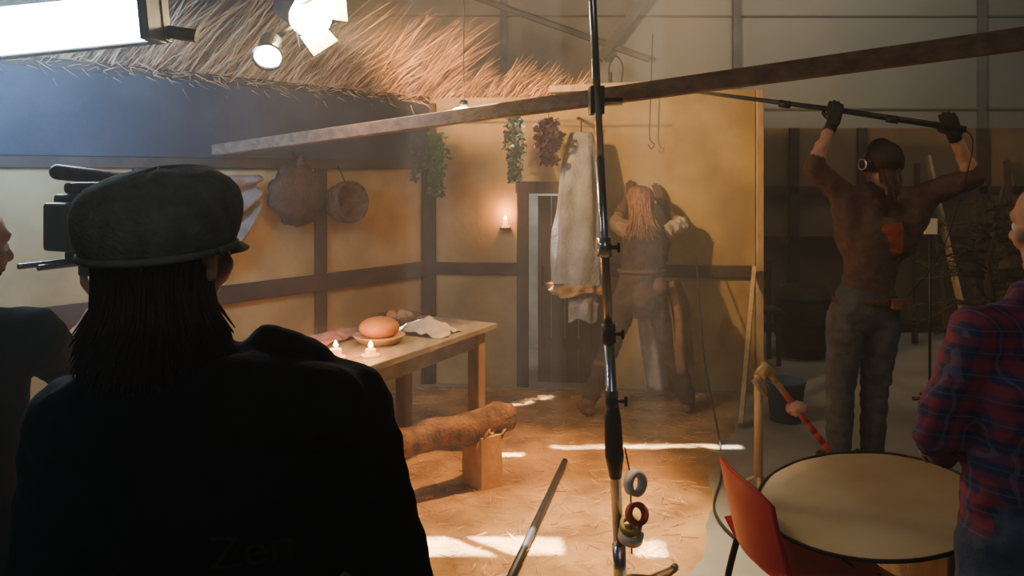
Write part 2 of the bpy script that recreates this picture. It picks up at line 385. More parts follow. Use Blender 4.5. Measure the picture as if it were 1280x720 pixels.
# ------------------------------------------------------------------ thatch fringe
g=G()
for i in range(7600):
    if i%4: 
        t=3.6*R(0,1)**1.5; base=C+dl*t; bk=-nin*R(-.03,.30); 
    else:
        x=R(-.67,.52); base=V((x,yb(x),0)); bk=V((0,R(-.03,.28),0))
    cl=.45+.8*noise.noise(V((base.x*8,base.y*8,1)))+.5*noise.noise(V((base.x*23,base.y*23,4)))
    off=bk.length
    p=base+bk+Z3*(2.12+off*.4+R(-.03,.05))
    fade=1 if i%4 else max(.35,1-(base.x+.67)*.65)
    d=V((.60+R(-.16,.22),R(-.30,.05),.74+R(-.18,.22)))
    g.blade(p,d,R(.16,.64)*(.25+1.3*max(0,min(1,cl)))*fade,.0024,strawm if R(0,1)<.75 else thatchdark,bend=R(-.05,.2))
for i in range(600):
    t=R(0,3.6); p=C+dl*t+nin*R(.02,.07)+Z3*R(2.12,2.2)
    g.blade(p,(R(-.3,.5)+.3,R(-.4,.1),R(-.5,.3)),R(.05,.14),.0022,strawm,bend=.1)
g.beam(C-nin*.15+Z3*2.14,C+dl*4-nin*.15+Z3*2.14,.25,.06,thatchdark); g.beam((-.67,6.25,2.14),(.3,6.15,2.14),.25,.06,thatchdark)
g.done('thatch_roof_edge')

# ------------------------------------------------------------------ long beam
g=G(); g.beam((-1.70,4.58,1.725),(1.60,2.10,1.985),.05,.062,beamw); g.done('long_timber_beam',bevel=.004)

# ------------------------------------------------------------------ lighting stand
st=empty('light_stand')
def sp(z): return V((.29+(2.22-z)*.048,2.88,z))
g=G(); g.tube([sp(.25),sp(1.02)],.020,chrome,16); g.tube([sp(1.0),sp(1.65)],.0165,chrome,16); g.tube([sp(1.6),sp(2.75)],.0145,chrome,16)
g.done('column',st)
g=G()
for z,r in((1.02,.026),(1.33,.026),(.78,.024)):
    g.tube([sp(z-.035),sp(z+.035)],r,blackm if z<1.2 else chrome,14); g.tube([sp(z),sp(z)+V((.045,-.02,0))],.008,blackm,10); g.box(sp(z)+V((.048,-.02,0)),(.010,.012,.035),blackm)
g.tube([sp(.5),sp(.58),sp(.72),sp(.78)],[.022,.034,.03,.02],blackm,14)
g.done('knuckles',st)
g=G()
for a in(.9,3.0,5.1):
    d=V((math.cos(a),math.sin(a),0)); b=sp(.13)
    g.tube([b,b+d*.08-Z3*.02,b+d*.22-Z3*.08,b+d*.40-Z3*.115],.0125,chrome,10); g.tube([b+d*.4-Z3*.115,b+d*.43-Z3*.116],.014,blackm,10)
g.tube([sp(.08),sp(.26)],.024,chrome,14)
g.done('tripod_legs',st)
g=G(); g.box(sp(1.86)+V((.0,.04,.0)),(.05,.10,.10),blackm); g.tube([sp(1.86)+V((.02,.0,0)),sp(1.86)+V((.09,-.01,0))],.008,blackm,8); g.done('clamp',st)
g=G()
b=sp(.62)+V((.035,-.03,0)); g.tube([b,b+V((.02,0,-.1)),b+V((.025,0,-.38))],.003,blackm,6)
def ring(g,c,ro,ri,w,m,ax): g.lathe(c,[(ri,-w/2),(ro,-w/2),(ro,w/2),(ri,w/2),(ri,-w/2)],m,24,ax)
ring(g,b+V((.035,-.02,-.12)),.045,.026,.03,whiteg,V((.6,-.8,.1))); ring(g,b+V((.04,-.02,-.23)),.04,.024,.03,dullred,V((.3,-.8,.4)))
ring(g,b+V((.02,-.01,-.275)),.04,.026,.022,yelt,V((.1,-.5,.9))); ring(g,b+V((.02,-.01,-.31)),.045,.026,.028,whiteg,V((.1,-.3,.95)))
g.done('tape_rolls',st)

g=G(); g.tube([(.285,4.32,.038),(-.06,2.85,.038)],.017,blackm,12); g.done('black_pipe')
def smoothpts(p,n=8):
    p=[V(a) for a in p]; out=[]
    for i in range(len(p)-1):
        a,b,c,d=p[max(i-1,0)],p[i],p[i+1],p[min(i+2,len(p)-1)]
        for k in range(n):
            t=k/n; out.append(.5*((2*b)+(c-a)*t+(2*a-5*b+4*c-d)*t*t+(3*b-a-3*c+d)*t**3))
    return out+[p[-1]]
pts=[(1.29,5.60,1.0),(1.25,5.2,.4),(1.22,4.7,.02),(1.1,4.2,.012),(.95,3.75,.012),(1.0,3.4,.012),(1.2,3.3,.012)]
g=G(); g.tube(smoothpts(pts),.006,blackm,6); g.done('floor_cable')

# ------------------------------------------------------------------ table
tb=empty('wooden_table'); d=V((-.475,-.88,0)); n=V((-.88,.475,0)); P1=V((-.085,4.66,0)); zt=.72
rotT=Matrix((n,d,Z3)).transposed()
g=G()
for i in range(4): g.box(P1+n*(.08+i*.1633)+d*.85+Z3*(zt-.017),(.160,1.7,.034),tablew,rotT)
g.done('top',tb,bevel=.005)
g=G()
for a in(.12,1.55):
    for b in(.07,.58): g.box(P1+n*b+d*a+Z3*.345,(.075,.075,.69),tleg,rotT)
    g.box(P1+n*.325+d*a+Z3*.64,(.55,.04,.09),tablew,rotT)
for b in(.07,.58): g.box(P1+n*b+d*.83+Z3*.64,(.03,1.4,.09),tablew,rotT)
g.done('legs',tb,bevel=.005)
def tp(a,b,z=0): return P1+d*a+n*b+Z3*(zt+z)
g=G(); g.ell(tp(.76,.27,.080),(.105,.095,.055),breadm,None,28,16,fn=lambda q:1+.03*noise.noise(q*3)); g.lathe(tp(.76,.27,.003),[(.001,.002),(.10,.002),(.13,.035),(.135,.04),(.12,.038),(.001,.02)],palew)
g.done('bread_loaf')
g=G(); g.lathe(tp(.28,.50,0),[(.001,.001),(.07,.001),(.12,.045),(.125,.055),(.112,.05),(.06,.012),(.001,.01)],wick); 
for i in range(5): g.ell(tp(.28,.50,.045)+V((.05*math.cos(i*1.3),.05*math.sin(i*1.3),0)),(.035,.035,.028),breadm if i%2 else claym)
g.done('wicker_bowl')
def cloth(c,sx,sy,h,ax,m,name,fold=.012):
    g=G()
    def f(u,v):
        x=(u-.5)*sx;y=(v-.5)*sy; r=math.sqrt((u-.5)**2+(v-.5)**2)*2
        zz=max(.004,h*(1-r*1.1)+fold*noise.noise(V((x*18,y*18,7)))+fold*1.2)
        q=V((x*(1+.25*noise.noise(V((0,y*9,3)))),y*(1+.25*noise.noise(V((x*9,0,3)))),zz))
        return c+ax@q
    g.grid(f,36,36,m); return g.done(name,solid=.002)
cloth(tp(.42,.20,0),.30,.24,.065,rotT,linen,'white_cloth',.024)
cloth(tp(.84,.53,0),.20,.44,.03,rotT,M('mauve_cloth',(.30,.15,.15),None,12,.95),'mauve_cloth',.018)
def candle(c,h,r,name):
    g=G(); c=V(c); g.lathe(c,[(.001,0),(r*1.7,0),(r*1.9,.008),(r*1.2,.012),(r,.014),(r,h),(r*.7,h-.003),(.001,h-.003)],wax,20)
    g.tube([c+Z3*(h-.004),c+Z3*(h+.008)],.0012,blackm,6); g.tube([c+Z3*(h+.006),c+Z3*(h+.014),c+Z3*(h+.024),c+Z3*(h+.040)],[.002,.011,.010,.0008],flame,10)
    g.done(name)
    l=bpy.data.lights.new(name+'_glow','POINT'); l.energy=4.5; l.color=(1,.40,.12); l.shadow_soft_size=.02; o=bpy.data.objects.new(name+'_glow',l); o.location=c+Z3*(h+.06); bpy.context.scene.collection.objects.link(o)
candle(tp(1.13,.24),.045,.026,'table_candle'); candle(tp(1.02,.12),.035,.024,'table_candle.001'); candle(tp(1.20,.36),.055,.022,'table_candle.002')
g=G(); w=V((-.05,yb(-.05)-.09,1.2)); g.beam(w+V((0,.06,-.02)),w+V((0,-.04,-.02)),.08,.015,timber); g.done('candle_shelf')
candle(w+V((0,-.01,-.012)),.05,.018,'wall_candle')

# log bench
g=G(); a=V((-.02,4.19,.318)); b=V((-.80,3.58,.318)); t=(b-a).normalized()
pts=[a+(b-a)*(i/14)+V((0,0,.010*math.sin(i*1.3))) for i in range(15)]
g.tube(pts,[.074+.007*math.sin(i*2.1) for i in range(15)],logw,18)
for v in g.bm.verts: v.co+= (v.co-(a+t*(v.co-a).dot(t)))*.16*noise.noise(v.co*14)
g.tube([a-t*.004,a+t*.001],[.067,.073],logend,18)
for i in range(34):
    p=a+(b-a)*R(.0,.22); an=R(3.3,6.1); q=Z3.cross(t).normalized(); dd=q*math.cos(an)+Z3*math.sin(an); g.tube([p+dd*.056,p+dd*R(.085,.105)+t*R(.0,.06)-Z3*.02],[.014,.004],logend if i%2 else logw,6)
s1=a+(b-a)*.17; r1=Matrix((t,Z3.cross(t),Z3)).transposed()
g.box(V((s1.x,s1.y,.135)),(.13,.17,.27),logend,r1); s2=a+(b-a)*.85; g.box(V((s2.x,s2.y,.135)),(.12,.17,.27),logend,r1)
g.done('log_bench')

# ------------------------------------------------------------------ hanging things on walls
def herb(name,top,l,w,m,n=160,leaf=.03):
    g=G(); top=V(top); g.tube([top+Z3*.10,top],.002,blackm,6)
    for i in range(n):
        k=R(0,1); p=top-Z3*(l*k)+V((R(-1,1),R(-1,1),0))*w*math.sin(min(1,k*1.3+.15)*2.6)*.9
        if i%5==0: g.tube([top,(top+p)/2+V((R(-.01,.01),0,0)),p],[.002,.0018,.001],m,5)
        dd=V((R(-1,1),R(-1,1),R(-1.2,.2))).normalized(); o=dd.orthogonal().normalized()*leaf*.35
        vs=[g.bm.verts.new(x) for x in(p,p+dd*leaf*.5+o,p+dd*leaf,p+dd*leaf*.5-o)]; g.face(vs,m)
    g.done(name)
herb('herb_bundle',(-.545,5.72,1.88),.44,.085,greenl,300,.05)
herb('herb_bundle.001',(-.70,5.78,1.88),.34,.04,pinem,150,.035)
herb('herb_bundle.002',(.02,5.55,2.0),.46,.085,M('sage_leaves',(.07,.10,.06),None,20,.8),320,.04)
herb('flower_bundle',(.25,5.5,1.97),.30,.11,purpl,380,.05)
g=G(); g.tube([(-.75,5.85,2.0),(.75,5.42,2.06)],.006,timber,6); g.done('drying_line')
def drape(name,c,top,h,w0,w1,dp,m,lobes=7,seed=0,amp=.18,skew=0,nv=40,parent=None):
    g=G(); c=V(c); rings=[]; n=56
    for j in range(nv):
        t=j/(nv-1); w=(w0+(w1-w0)*min(1,(t*1.6)**.7))*(1+.08*noise.noise(V((seed,t*5,0)))); rg=[]
        for i in range(n):
            a=2*math.pi*i/n; k=1+amp*min(1,t*3)*(math.sin(a*lobes+seed+t*2)*.6+noise.noise(V((math.cos(a)*2,math.sin(a)*2,t*3+seed))))
            rg.append(g.bm.verts.new(V((c.x+skew*t+w*k*math.cos(a),c.y+dp*k*math.sin(a)*(.4+.6*min(1,t*3)),top-h*t+.02*math.sin(a*3+seed)*t))))
        rings.append(rg)
    for p,q in zip(rings,rings[1:]):
        for i in range(n): g.face([p[i],p[(i+1)%n],q[(i+1)%n],q[i]],m,True)
    g.face(rings[0],m); return g.done(name,parent)
ga=empty('hanging_burlap_garment')
drape('cloth_body',(.49,5.66,0),1.88,1.08,.075,.175,.10,burlap,6,2,.20,skew=-.035,parent=ga)
drape('fringe_hem',(.46,5.67,0),.85,.11,.15,.185,.11,furm,11,5,.22,nv=14,parent=ga)
drape('grey_lining',(.50,5.68,0),.75,.20,.10,.10,.07,burlap,5,1,.2,nv=14,parent=ga)
g=G(); g.tube([(.49,5.94,2.0),(.49,5.66,1.97)],.012,timber,8); g.tube([(.49,5.67,1.98),(.49,5.66,1.86)],.005,blackm,6); g.done('peg',ga)
bw=C+dl*.90+nin*.18; bw.z=1.40
g=G(); ax=(nin+V((0,0,.12))).normalized(); prof=[(.02,-.1),(.10,-.09),(.125,.0),(.13,.07),(.118,.07),(.11,0),(.03,-.07)]
g.lathe(bw,prof,wick,30,ax)
for h,r in((-.06,.118),(-.03,.124),(0,.131),(.035,.134),(.07,.128)): 
    aa=ax.orthogonal().normalized(); bb=ax.cross(aa); g.tube([bw+ax*h+(aa*math.cos(k*.2618)+bb*math.sin(k*.2618))*r for k in range(25)],.008,wick,6)
g.tube([bw+Z3*.12,bw+Z3*.24-nin*.08],.005,blackm,6)
g.done('wicker_basket')
g=G(); c0=C+dl*1.26+nin*.15; c0.z=1.46
rotw=Matrix((dl,nin,Z3)).transposed(); g.ell(c0,(.20,.07,.20),sackm,rotw,30,20,fn=lambda q:1+.25*noise.noise(q*2.2)+.08*noise.noise(q*6))
g.tube([c0+Z3*.15,c0+Z3*.24-dl*.03,c0+Z3*.26+nin*-.05],[.03,.015,.01],sackm,8); g.done('leather_sack')
g=G(); q0=C+dl*1.52+nin*.13; q1=C+dl*2.25+nin*.13
def sw(u,v):
    p=q0.lerp(q1,u); return V((p.x,p.y,1.60-.34*(1-(2*u-1)**2)*v-.18*v-.02))+nin*(.04*math.sin(v*14+u*3)+.02*noise.noise(V((u*9,v*9,0))))
g.grid(sw,40,24,netm); g.done('netting_swag',solid=.003)
g=G(); g.tube(smoothpts([(1.02,5.80,2.6),(1.0,5.80,2.0),(1.0,5.80,1.84),(1.03,5.79,1.80),(1.01,5.79,1.77),(.985,5.79,1.80)]),.004,blackm,6); g.done('wire_hook')
g=G(); g.tube(smoothpts([(.72,5.86,2.25),(.71,5.86,2.36),(.76,5.86,2.45),(.81,5.86,2.38),(.80,5.86,2.26)]),.006,blackm,6); g.tube([(.72,5.86,2.25),(.72,5.86,2.33)],.015,blackm,8); g.done('iron_hook')

# ------------------------------------------------------------------ lamps
kf=empty('fluorescent_light_bank')
rotk=Matrix.Rotation(-.10,3,'Y')
kc=V((-1.60,2.5,2.04)); g=G()
g.box(kc+V((0,.07,.03)),(.98,.05,.20),blackm,rotk); g.box(kc+rotk@V((.475,.0,.01)),(.03,.12,.18),blackm,rotk); g.box(kc+rotk@V((-.475,.0,.01)),(.03,.12,.18),blackm,rotk)
g.box(kc+rotk@V((0,.02,.115)),(.98,.14,.012),blackm,rotk)
g.tube([kc+V((.44,.08,.02)),kc+V((.58,.09,.0))],.022,blackm,10); g.tube([kc+V((0,.08,.1)),kc+V((0,.08,2.95))],.014,blackm,10); g.done('housing',kf)
g=G()
for i in(-1,0,1): g.tube([kc+rotk@V((-.45,-.0,i*.05)),kc+rotk@V((.45,0,i*.05))],.024,tube_e,12)
g.done('tubes',kf)
ft=empty('tungsten_lamp'); lc=V((-.97,3.75,2.35)); ld=V((.55,-.25,-.35)).normalized()
g=G(); g.lathe(lc,[(.001,-.16),(.06,-.15),(.085,-.12),(.09,.02),(.10,.03),(.092,.03),(.085,-.01)],blackm,24,ld)
la=ld.orthogonal().normalized(); lb=ld.cross(la)
for k,(u,v) in enumerate(((la,lb),(lb,la),(-la,lb),(-lb,la))):
    p=lc+ld*.03+u*.09; e=p+(ld*.09+u*.06); hw=.07
    vs=[g.bm.verts.new(x) for x in(p-v*hw,p+v*hw,e+v*hw*1.1,e-v*hw*1.1)]; g.face(vs,whitemet)
g.tube([lc+lb*.1,lc+lb*.12+Z3*.1,lc+Z3*.2,lc-lb*.12+Z3*.1,lc-lb*.1],.008,blackm,8); g.tube([lc+Z3*.2,lc+Z3*2.6],.012,blackm,8)
g.tube(smoothpts([lc-ld*.15,lc+V((.15,.1,.10)),lc+V((.4,.2,.2)),lc+V((.7,.4,.9))]),.006,blackm,6)
g.done('housing',ft)
g=G(); g.ell(lc+ld*.035,(.10,.10,.10),tung_e); g.done('lens',ft)
f2=empty('tungsten_lamp.001'); l2=V((-1.10,3.62,2.15)); g=G(); dd=V((.1,-.6,-.5)).normalized()
g.lathe(l2,[(.001,-.10),(.035,-.10),(.05,-.08),(.055,.02),(.07,.06),(.06,.06),(.045,.0)],chrome,20,dd); g.tube([l2-dd*.1,lc-ld*.02+V((0,0,-.05))],.01,blackm,8); g.done('housing',f2)
g=G(); g.ell(l2+dd*.025,(.052,.052,.052),tung_e); g.done('bulb',f2)
g=G(); bl=V((-.245,4.05,1.895)); g.ell(bl,(.075,.06,.033),bulb_e); g.tube([bl+Z3*.032,bl+V((0,.02,.06))],.022,blackm,10); g.tube([bl+Z3*.05,bl+V((.0,.1,3.0))],.003,blackm,6); g.done('hanging_bulb')

def light(kind,name,loc,tgt,e,col,size=.2,**kw):
    l=bpy.data.lights.new(name,kind); l.energy=e; l.color=col
    if kind=='AREA': l.size=size
    else: l.shadow_soft_size=size
    for k,v in kw.items(): setattr(l,k,v)
    o=bpy.data.objects.new(name,l); o.location=loc
    if tgt is not None: o.rotation_euler=(V(tgt)-V(loc)).to_track_quat('-Z','Y').to_euler()
    bpy.context.scene.collection.objects.link(o); return o
light('SPOT','tungsten_key',(-1.0,3.55,2.55),(1.15,5.8,1.35),600,(1,.62,.26),.05,spot_size=.92,spot_blend=.8)
light('SPOT','thatch_lamp',(-.9,4.05,2.28),(-.25,5.8,2.62),820,(1,.56,.25),.05,spot_size=.95,spot_blend=.8)
light('SPOT','bench_key',(1.3,4.4,3.6),(.05,4.0,.1),1300,(1,.52,.18),.06,spot_size=.62,spot_blend=.9)
light('SPOT','left_wall_wash',(.4,3.2,3.2),(-1.1,5.4,.8),42,(1,.56,.26),.1,spot_size=.8,spot_blend=.8)
light('AREA','blue_wash',(-1.9,2.9,1.98),(-2.3,4.3,2.5),80,(.22,.47,1),.5)
light('POINT','bulb_glow',(-.245,4.05,1.81),None,4,(1,.68,.33),.04)
light('AREA','added_wall_fill',(3.4,7.3,4.8),(4.0,9.5,2.6),75,(1,.93,.76),2)  # unseen area light added to lift the back wall, no roof opening
light('SPOT','warm_fill',(3.0,2.6,3.6),(2.0,4.5,1.0),60,(1,.78,.52),.3,spot_size=1.2,spot_blend=1.0)  # warm fill spot aimed at the boom operator
light('SPOT','added_floor_spot',(.7,4.0,4.4),(.55,3.35,0),2400,(1,.80,.52),.1,spot_size=.42,spot_blend=1.0)  # unseen overhead spot added to brighten the floor
light('SPOT','added_slit_spot',(.9,6.5,2.6),(.2,7.3,1.0),110,(1,.9,.75),.05,spot_size=1.0,spot_blend=.5)  # unseen spot added to light the board behind the door
light('AREA','added_front_fill',(.6,-1.6,3.6),(.9,1.8,1.2),14,(.9,.95,1),1.6)  # soft fill added behind the camera for the foreground crew
def shaft(name,x,y,sx,sy,e,rz=0,col=(1,.95,.85)):
    l=bpy.data.lights.new(name,'AREA'); l.shape='RECTANGLE'; l.size=sx; l.size_y=sy; l.energy=e; l.color=col; l.spread=math.radians(1.2)
    o=bpy.data.objects.new(name,l); o.location=(x,y,2.75); o.rotation_euler=(0,0,rz); bpy.context.scene.collection.objects.link(o)
shaft('light_shaft',-.12,3.40,.66,.16,11); shaft('light_shaft.001',.78,4.64,1.1,.05,3.4,.03); shaft('light_shaft.002',.58,3.38,.12,.14,2.0)
shaft('light_shaft.003',-.58,4.45,.14,.10,1.2); shaft('light_shaft.004',.15,5.55,.4,.06,1.0,.6); shaft('light_shaft.005',-.02,4.5,.16,.05,.8)

# ------------------------------------------------------------------ foreground crew member (back to us, cap, black hoodie)
w=empty('crew_member_in_cap'); f=V((.32,.95,0)).normalized(); hc=V((-.462,1.07,1.487))
J=dict(pel=(-.40,1.10,.88),chest=(-.40,1.10,1.18),neck=(-.445,1.08,1.345),
 shL=(-.575,1.06,1.265),shR=(-.235,1.12,1.27),elL=(-.63,1.08,1.02),elR=(-.165,1.14,1.02),wrL=(-.58,1.24,.86),wrR=(-.27,1.34,.92),
 hipL=(-.49,1.09,.84),hipR=(-.31,1.11,.84),knL=(-.50,1.11,.46),knR=(-.30,1.13,.46),anL=(-.51,1.08,.09),anR=(-.29,1.10,.09),toeL=(-.50,1.22,.035),toeR=(-.26,1.24,.035))
pr=person_prims(J,blackc,blackc,blackm,(.1,1,0),k=1.12)
pr+=[P((-.56,1.03,1.28),(-.25,1.06,1.29),.062,.062,blackc),P((-.52,1.01,1.31),(-.33,1.03,1.32),.05,.05,blackc,(0,0,1),.9,1),
     P((-.33,1.09,1.36),(-.29,1.14,1.33),.034,.034,blackc)]
hood=body('hoodie_body',pr,vox=.010,smooth=8,wr=.006,wscale=16,parent=w)
head('',hc,f,w,(-.445,1.07,1.35),sc=.94)
hand('left_hand',(-.58,1.25,.855),(.3,.6,-.5),(.6,0,.2),(0,.3,1),skin,.5,w); hand('right_hand',(-.27,1.35,.92),(-.3,.6,-.2),(-.4,0,-.6),(0,.3,1),skin,.5,w)
hair('hair',hc-Z3*.003,f,w,hairdk,length=.19,n=900,span=2.45,r=.0035,bulk=.91,st0=1.3,flare=.045,capz=.6,wave=.006)
rotc=Matrix((f.cross(Z3),f,Z3)).transposed()
g=G()
prof=[(.092,.010),(.099,.026),(.1035,.046),(.104,.062),(.099,.078),(.086,.092),(.064,.103),(.034,.1085),(.0005,.110)]
def capf(u,v):
    a=2*math.pi*u; t=v
    x=t*(len(prof)-1); i=min(int(x),len(prof)-2); k=x-i; r=prof[i][0]*(1-k)+prof[i+1][0]*k; z=prof[i][1]*(1-k)+prof[i+1][1]*k
    sa,ca=math.sin(a),math.cos(a)
    return hc+Z3*(.010)+rotc@V((r*.97*ca,r*1.08*sa-.012, z+.008*sa*(z/.1)*min(1,r/.06)-.018*(1-sa)*.5*(1-t)))+V((0,0,.0022*noise.noise(V((ca*3,sa*3,z*30)))))
g.grid(capf,65,40,capm)
g.tube([hc+Z3*(.020)+rotc@V((.093*.98*math.cos(a),.093*1.09*math.sin(a)-.012,-.018*(1-math.sin(a))*.5)) for a in [k*math.pi/20 for k in range(41)]],.005,capm,8)
def brim(u,v):
    a=math.radians(30+120*u); r0=.092; ext=.046*math.sin(math.pi*u)**.6
    return hc+Z3*(.024-.014*v-.008*abs(u-.5)*2*v)+rotc@V(((r0+ext*v*.25)*.95*math.cos(a),(r0)*1.08*math.sin(a)-.012+ext*v,0))
g.grid(brim,24,8,capm)
bmesh.ops.remove_doubles(g.bm,verts=g.bm.verts,dist=.0006)
o=g.done('cap',w,solid=.003)
tx=bpy.data.curves.new('back_print_curve','FONT'); tx.body='Zen'; tx.size=.06
to=bpy.data.objects.new('tmp_print',tx); bpy.context.scene.collection.objects.link(to)
dg=bpy.context.evaluated_depsgraph_get(); dg.update(); me=bpy.data.meshes.new_from_object(to.evaluated_get(dg)); bpy.data.objects.remove(to)
for v in me.vertices:
    x,z=v.co.x-.37,v.co.y+1.115
    hit,loc,nr,_=hood.ray_cast(V((x,.5,z)),V((0,1,0)))
    v.co=V((x,(loc.y if hit else .96)-.003,z))
me.materials.clear(); me.materials.append(lettr); po=bpy.data.objects.new('back_print',me); bpy.context.scene.collection.objects.link(po); po.parent=w

# ------------------------------------------------------------------ boom operator
w=empty('boom_operator'); f=V((-.3,1,0)).normalized(); hc=V((1.985,4.30,1.635))
J=dict(pel=(1.895,4.30,.88),chest=(1.95,4.30,1.26),neck=(1.975,4.30,1.515),shL=(1.815,4.30,1.455),shR=(2.135,4.28,1.445),
 elL=(1.60,4.25,1.62),elR=(2.40,4.16,1.575),wrL=(1.715,4.30,1.845),wrR=(2.27,4.11,1.785),
 hipL=(1.80,4.30,.82),hipR=(1.99,4.30,.82),knL=(1.765,4.30,.47),knR=(1.96,4.32,.47),anL=(1.745,4.27,.09),anR=(1.935,4.30,.09),toeL=(1.70,4.40,.035),toeR=(1.92,4.43,.035))
pr=person_prims(J,sweat,jeans,blackm,f,fore=skin,k=1.06,lk=1.08,ak=1.1)
JJ={a:V(b) for a,b in J.items()}
pr+=[P((1.86,4.3,.92),(1.94,4.3,.93),.115,.115,sweat,(1,0,0),1.0,1),P((2.01,4.195,1.20),(1.99,4.19,1.30),.045,.065,redpatch,(1,0,0),1,.4),
     P((1.84,4.3,1.22),JJ['shL'].lerp(JJ['elL'],.25),.09,.065,sweat),P((2.08,4.3,1.22),JJ['shR'].lerp(JJ['elR'],.25),.09,.065,sweat),
     P((1.90,4.3,1.47),(2.06,4.3,1.465),.075,.075,sweat)]
body('body',pr,vox=.011,smooth=5,wr=.008,wscale=17,parent=w)
head('',hc,f,w,(1.975,4.30,1.50),sc=1.04)
g=G(); rot=Matrix((f.cross(Z3),f,Z3)).transposed(); g.ell(hc+V((.006,-.02,.035)),(.092,.108,.094),hairdk,rot,26,16,fn=lambda q:1+.05*noise.noise(q*5))
for i in range(60):
    p=hc+V((R(-.05,.05),-.09,-.02)); g.tube([p,p+V((0,-.02,-.07)),V((1.985+R(-.04,.045),4.17,1.50)),V((1.985+R(-.03,.03),4.16,1.42))],[.009,.012,.009,.002],haircop if i%3==0 else hairdk,6)
g.done('hair',w)
s=f.cross(Z3); g=G()
for k in(-1,1): 
    c=hc+s*k*.098+Z3*.005; g.lathe(c,[(.001,.025),(.034,.024),(.042,.012),(.042,-.012),(.03,-.02)],blackm,20,s*k); g.lathe(c,[(.024,.0255),(.030,.028),(.034,.0255)],chrome,20,s*k)
g.tube([hc+s*.102*math.cos(a)+Z3*(.02+.120*math.sin(a)) for a in [i*math.pi/16 for i in range(17)]],.010,blackm,8)
g.done('headphones',w)
g=G(); ring_=[V((1.90+.168*math.cos(a),4.3+.122*math.sin(a),.915)) for a in [k*math.pi/16 for k in range(33)]]
g.tube(ring_,.012,leather,8,side=(0,0,1),wf=1.5,df=.5); g.box((2.02,4.18,.91),(.07,.04,.05),bootm); g.done('belt',w)
pl,pR=V((1.763,4.30,1.931)),V((2.19,4.095,1.8375)); pd=(pR-pl).normalized()
hand('left_hand',V((1.72,4.275,1.862)),(.15,.1,1),pd.cross(Z3)*-1,-pd,glove,1.15,w,1.05,.5)
hand('right_hand',V((2.262,4.075,1.79)),(-.35,.1,.9),pd.cross(Z3)*-1,-pd,glove,1.15,w,1.05,.5)
g=G(); 
for wr,el in((J['wrL'],J['elL']),(J['wrR'],J['elR'])):
    a=V(wr);b=V(el); g.tube([a.lerp(b,-.12),a.lerp(b,.1)],[.031,.033],glove,12)
g.done('glove_cuffs',w)
g=G(); e0=V((1.085,4.628,2.062)); e1=pR+pd*.12; g.tube([e0,pl,e1],[.010,.015,.017],blackm,12); g.tube([e0-pd*.3,e0],[.005,.010],blackm,10)
for t in(.35,.75): q=e0.lerp(e1,t); g.tube([q-pd*.03,q+pd*.03],.021,blackm,12)
g.tube(smoothpts([e1,e1+V((.04,.02,-.12)),V((2.24,4.16,1.2)),V((2.06,4.17,.95))]),.003,blackm,6)
g.done('boom_pole',w)

# ------------------------------------------------------------------ actress leaning on the wall
w=empty('actress'); f=V((-.0,1,0))
J=dict(pel=(.865,5.32,.86),chest=(.92,5.50,1.09),neck=(.915,5.60,1.25),shL=(.80,5.56,1.19),shR=(1.07,5.56,1.18),
 elL=(.74,5.70,1.24),elR=(1.20,5.68,1.22),wrL=(.84,5.82,1.40),wrR=(1.085,5.80,1.38),
 hipL=(.78,5.32,.80),hipR=(.95,5.32,.80),knL=(.66,5.34,.45),knR=(1.06,5.36,.45),anL=(.50,5.22,.10),anR=(1.16,5.28,.10),toeL=(.47,5.36,.04),toeR=(1.19,5.42,.04))
pr=person_prims(J,sleevem,trous,bootm,f,k=.88,lk=1.15)
JJ={a:V(b) for a,b in J.items()}
pr+=[P(JJ['pel']+V((0,0,.07)),JJ['chest'],.105,.122,darkfur,(1,0,0),1.32,1.0),P(JJ['chest'],JJ['chest'].lerp(JJ['neck'],.5),.122,.10,darkfur,(1,0,0),1.4,1),
     P(JJ['pel']+V((0,0,.04)),JJ['pel']+V((0,0,-.10)),.118,.132,trous,(1,0,0),1.3,1.0)]
for q in 'LR': pr+=[P(JJ['kn'+q].lerp(JJ['an'+q],.35),JJ['an'+q],.063,.05,bootm if q=='L' else trous),P(JJ['sh'+q],JJ['el'+q],.058,.062,sleevem if q=='L' else linen),P(JJ['el'+q].lerp(JJ['wr'+q],.35),JJ['wr'+q],.040,.036,leather)]
body('body',pr,vox=.011,smooth=4,wr=.014,wscale=15,parent=w)
hc=V((.90,5.64,1.375)); head('',hc,(0,1,-.35),w,(.915,5.60,1.25),sc=.95)
hair('hair',hc,(0,1,0),w,haircop,length=.27,n=260,span=2.3,back=.14,r=.009,sc=1.0,flare=.06)
hand('left_hand',(.84,5.825,1.41),(.2,.25,.9),(0,1,-.1),(1,0,0),leather,.15,w,.85,.1); hand('right_hand',(1.085,5.81,1.39),(-.25,.25,.9),(0,1,-.1),(-1,0,0),leather,.15,w,.85,.1)
g=G()
def ct(u,v): return V((.98+.15*u+.13*v+.02*math.sin(v*5),5.26+.12*u-.03*v+.03*math.sin(u*9+v*2),.88-.62*v*(1-.12*u)))
g.grid(ct,18,24,sleevem); g.done('coat_tail',w,solid=.008)
g=G(); g.grid(lambda u,v:V((.84+.16*u+.08*v,5.50+.03*math.sin(u*8),.76-.66*v)),14,20,linen); g.done('underskirt',w,solid=.004)
g=G(); g.tube([JJ['pel']+V((.155*math.cos(a),.12*math.sin(a),.085)) for a in [k*math.pi/14 for k in range(29)]],.012,leather,8); g.ell(JJ['pel']+V((.10,-.12,.0)),(.05,.03,.055),leather); g.done('belt',w)

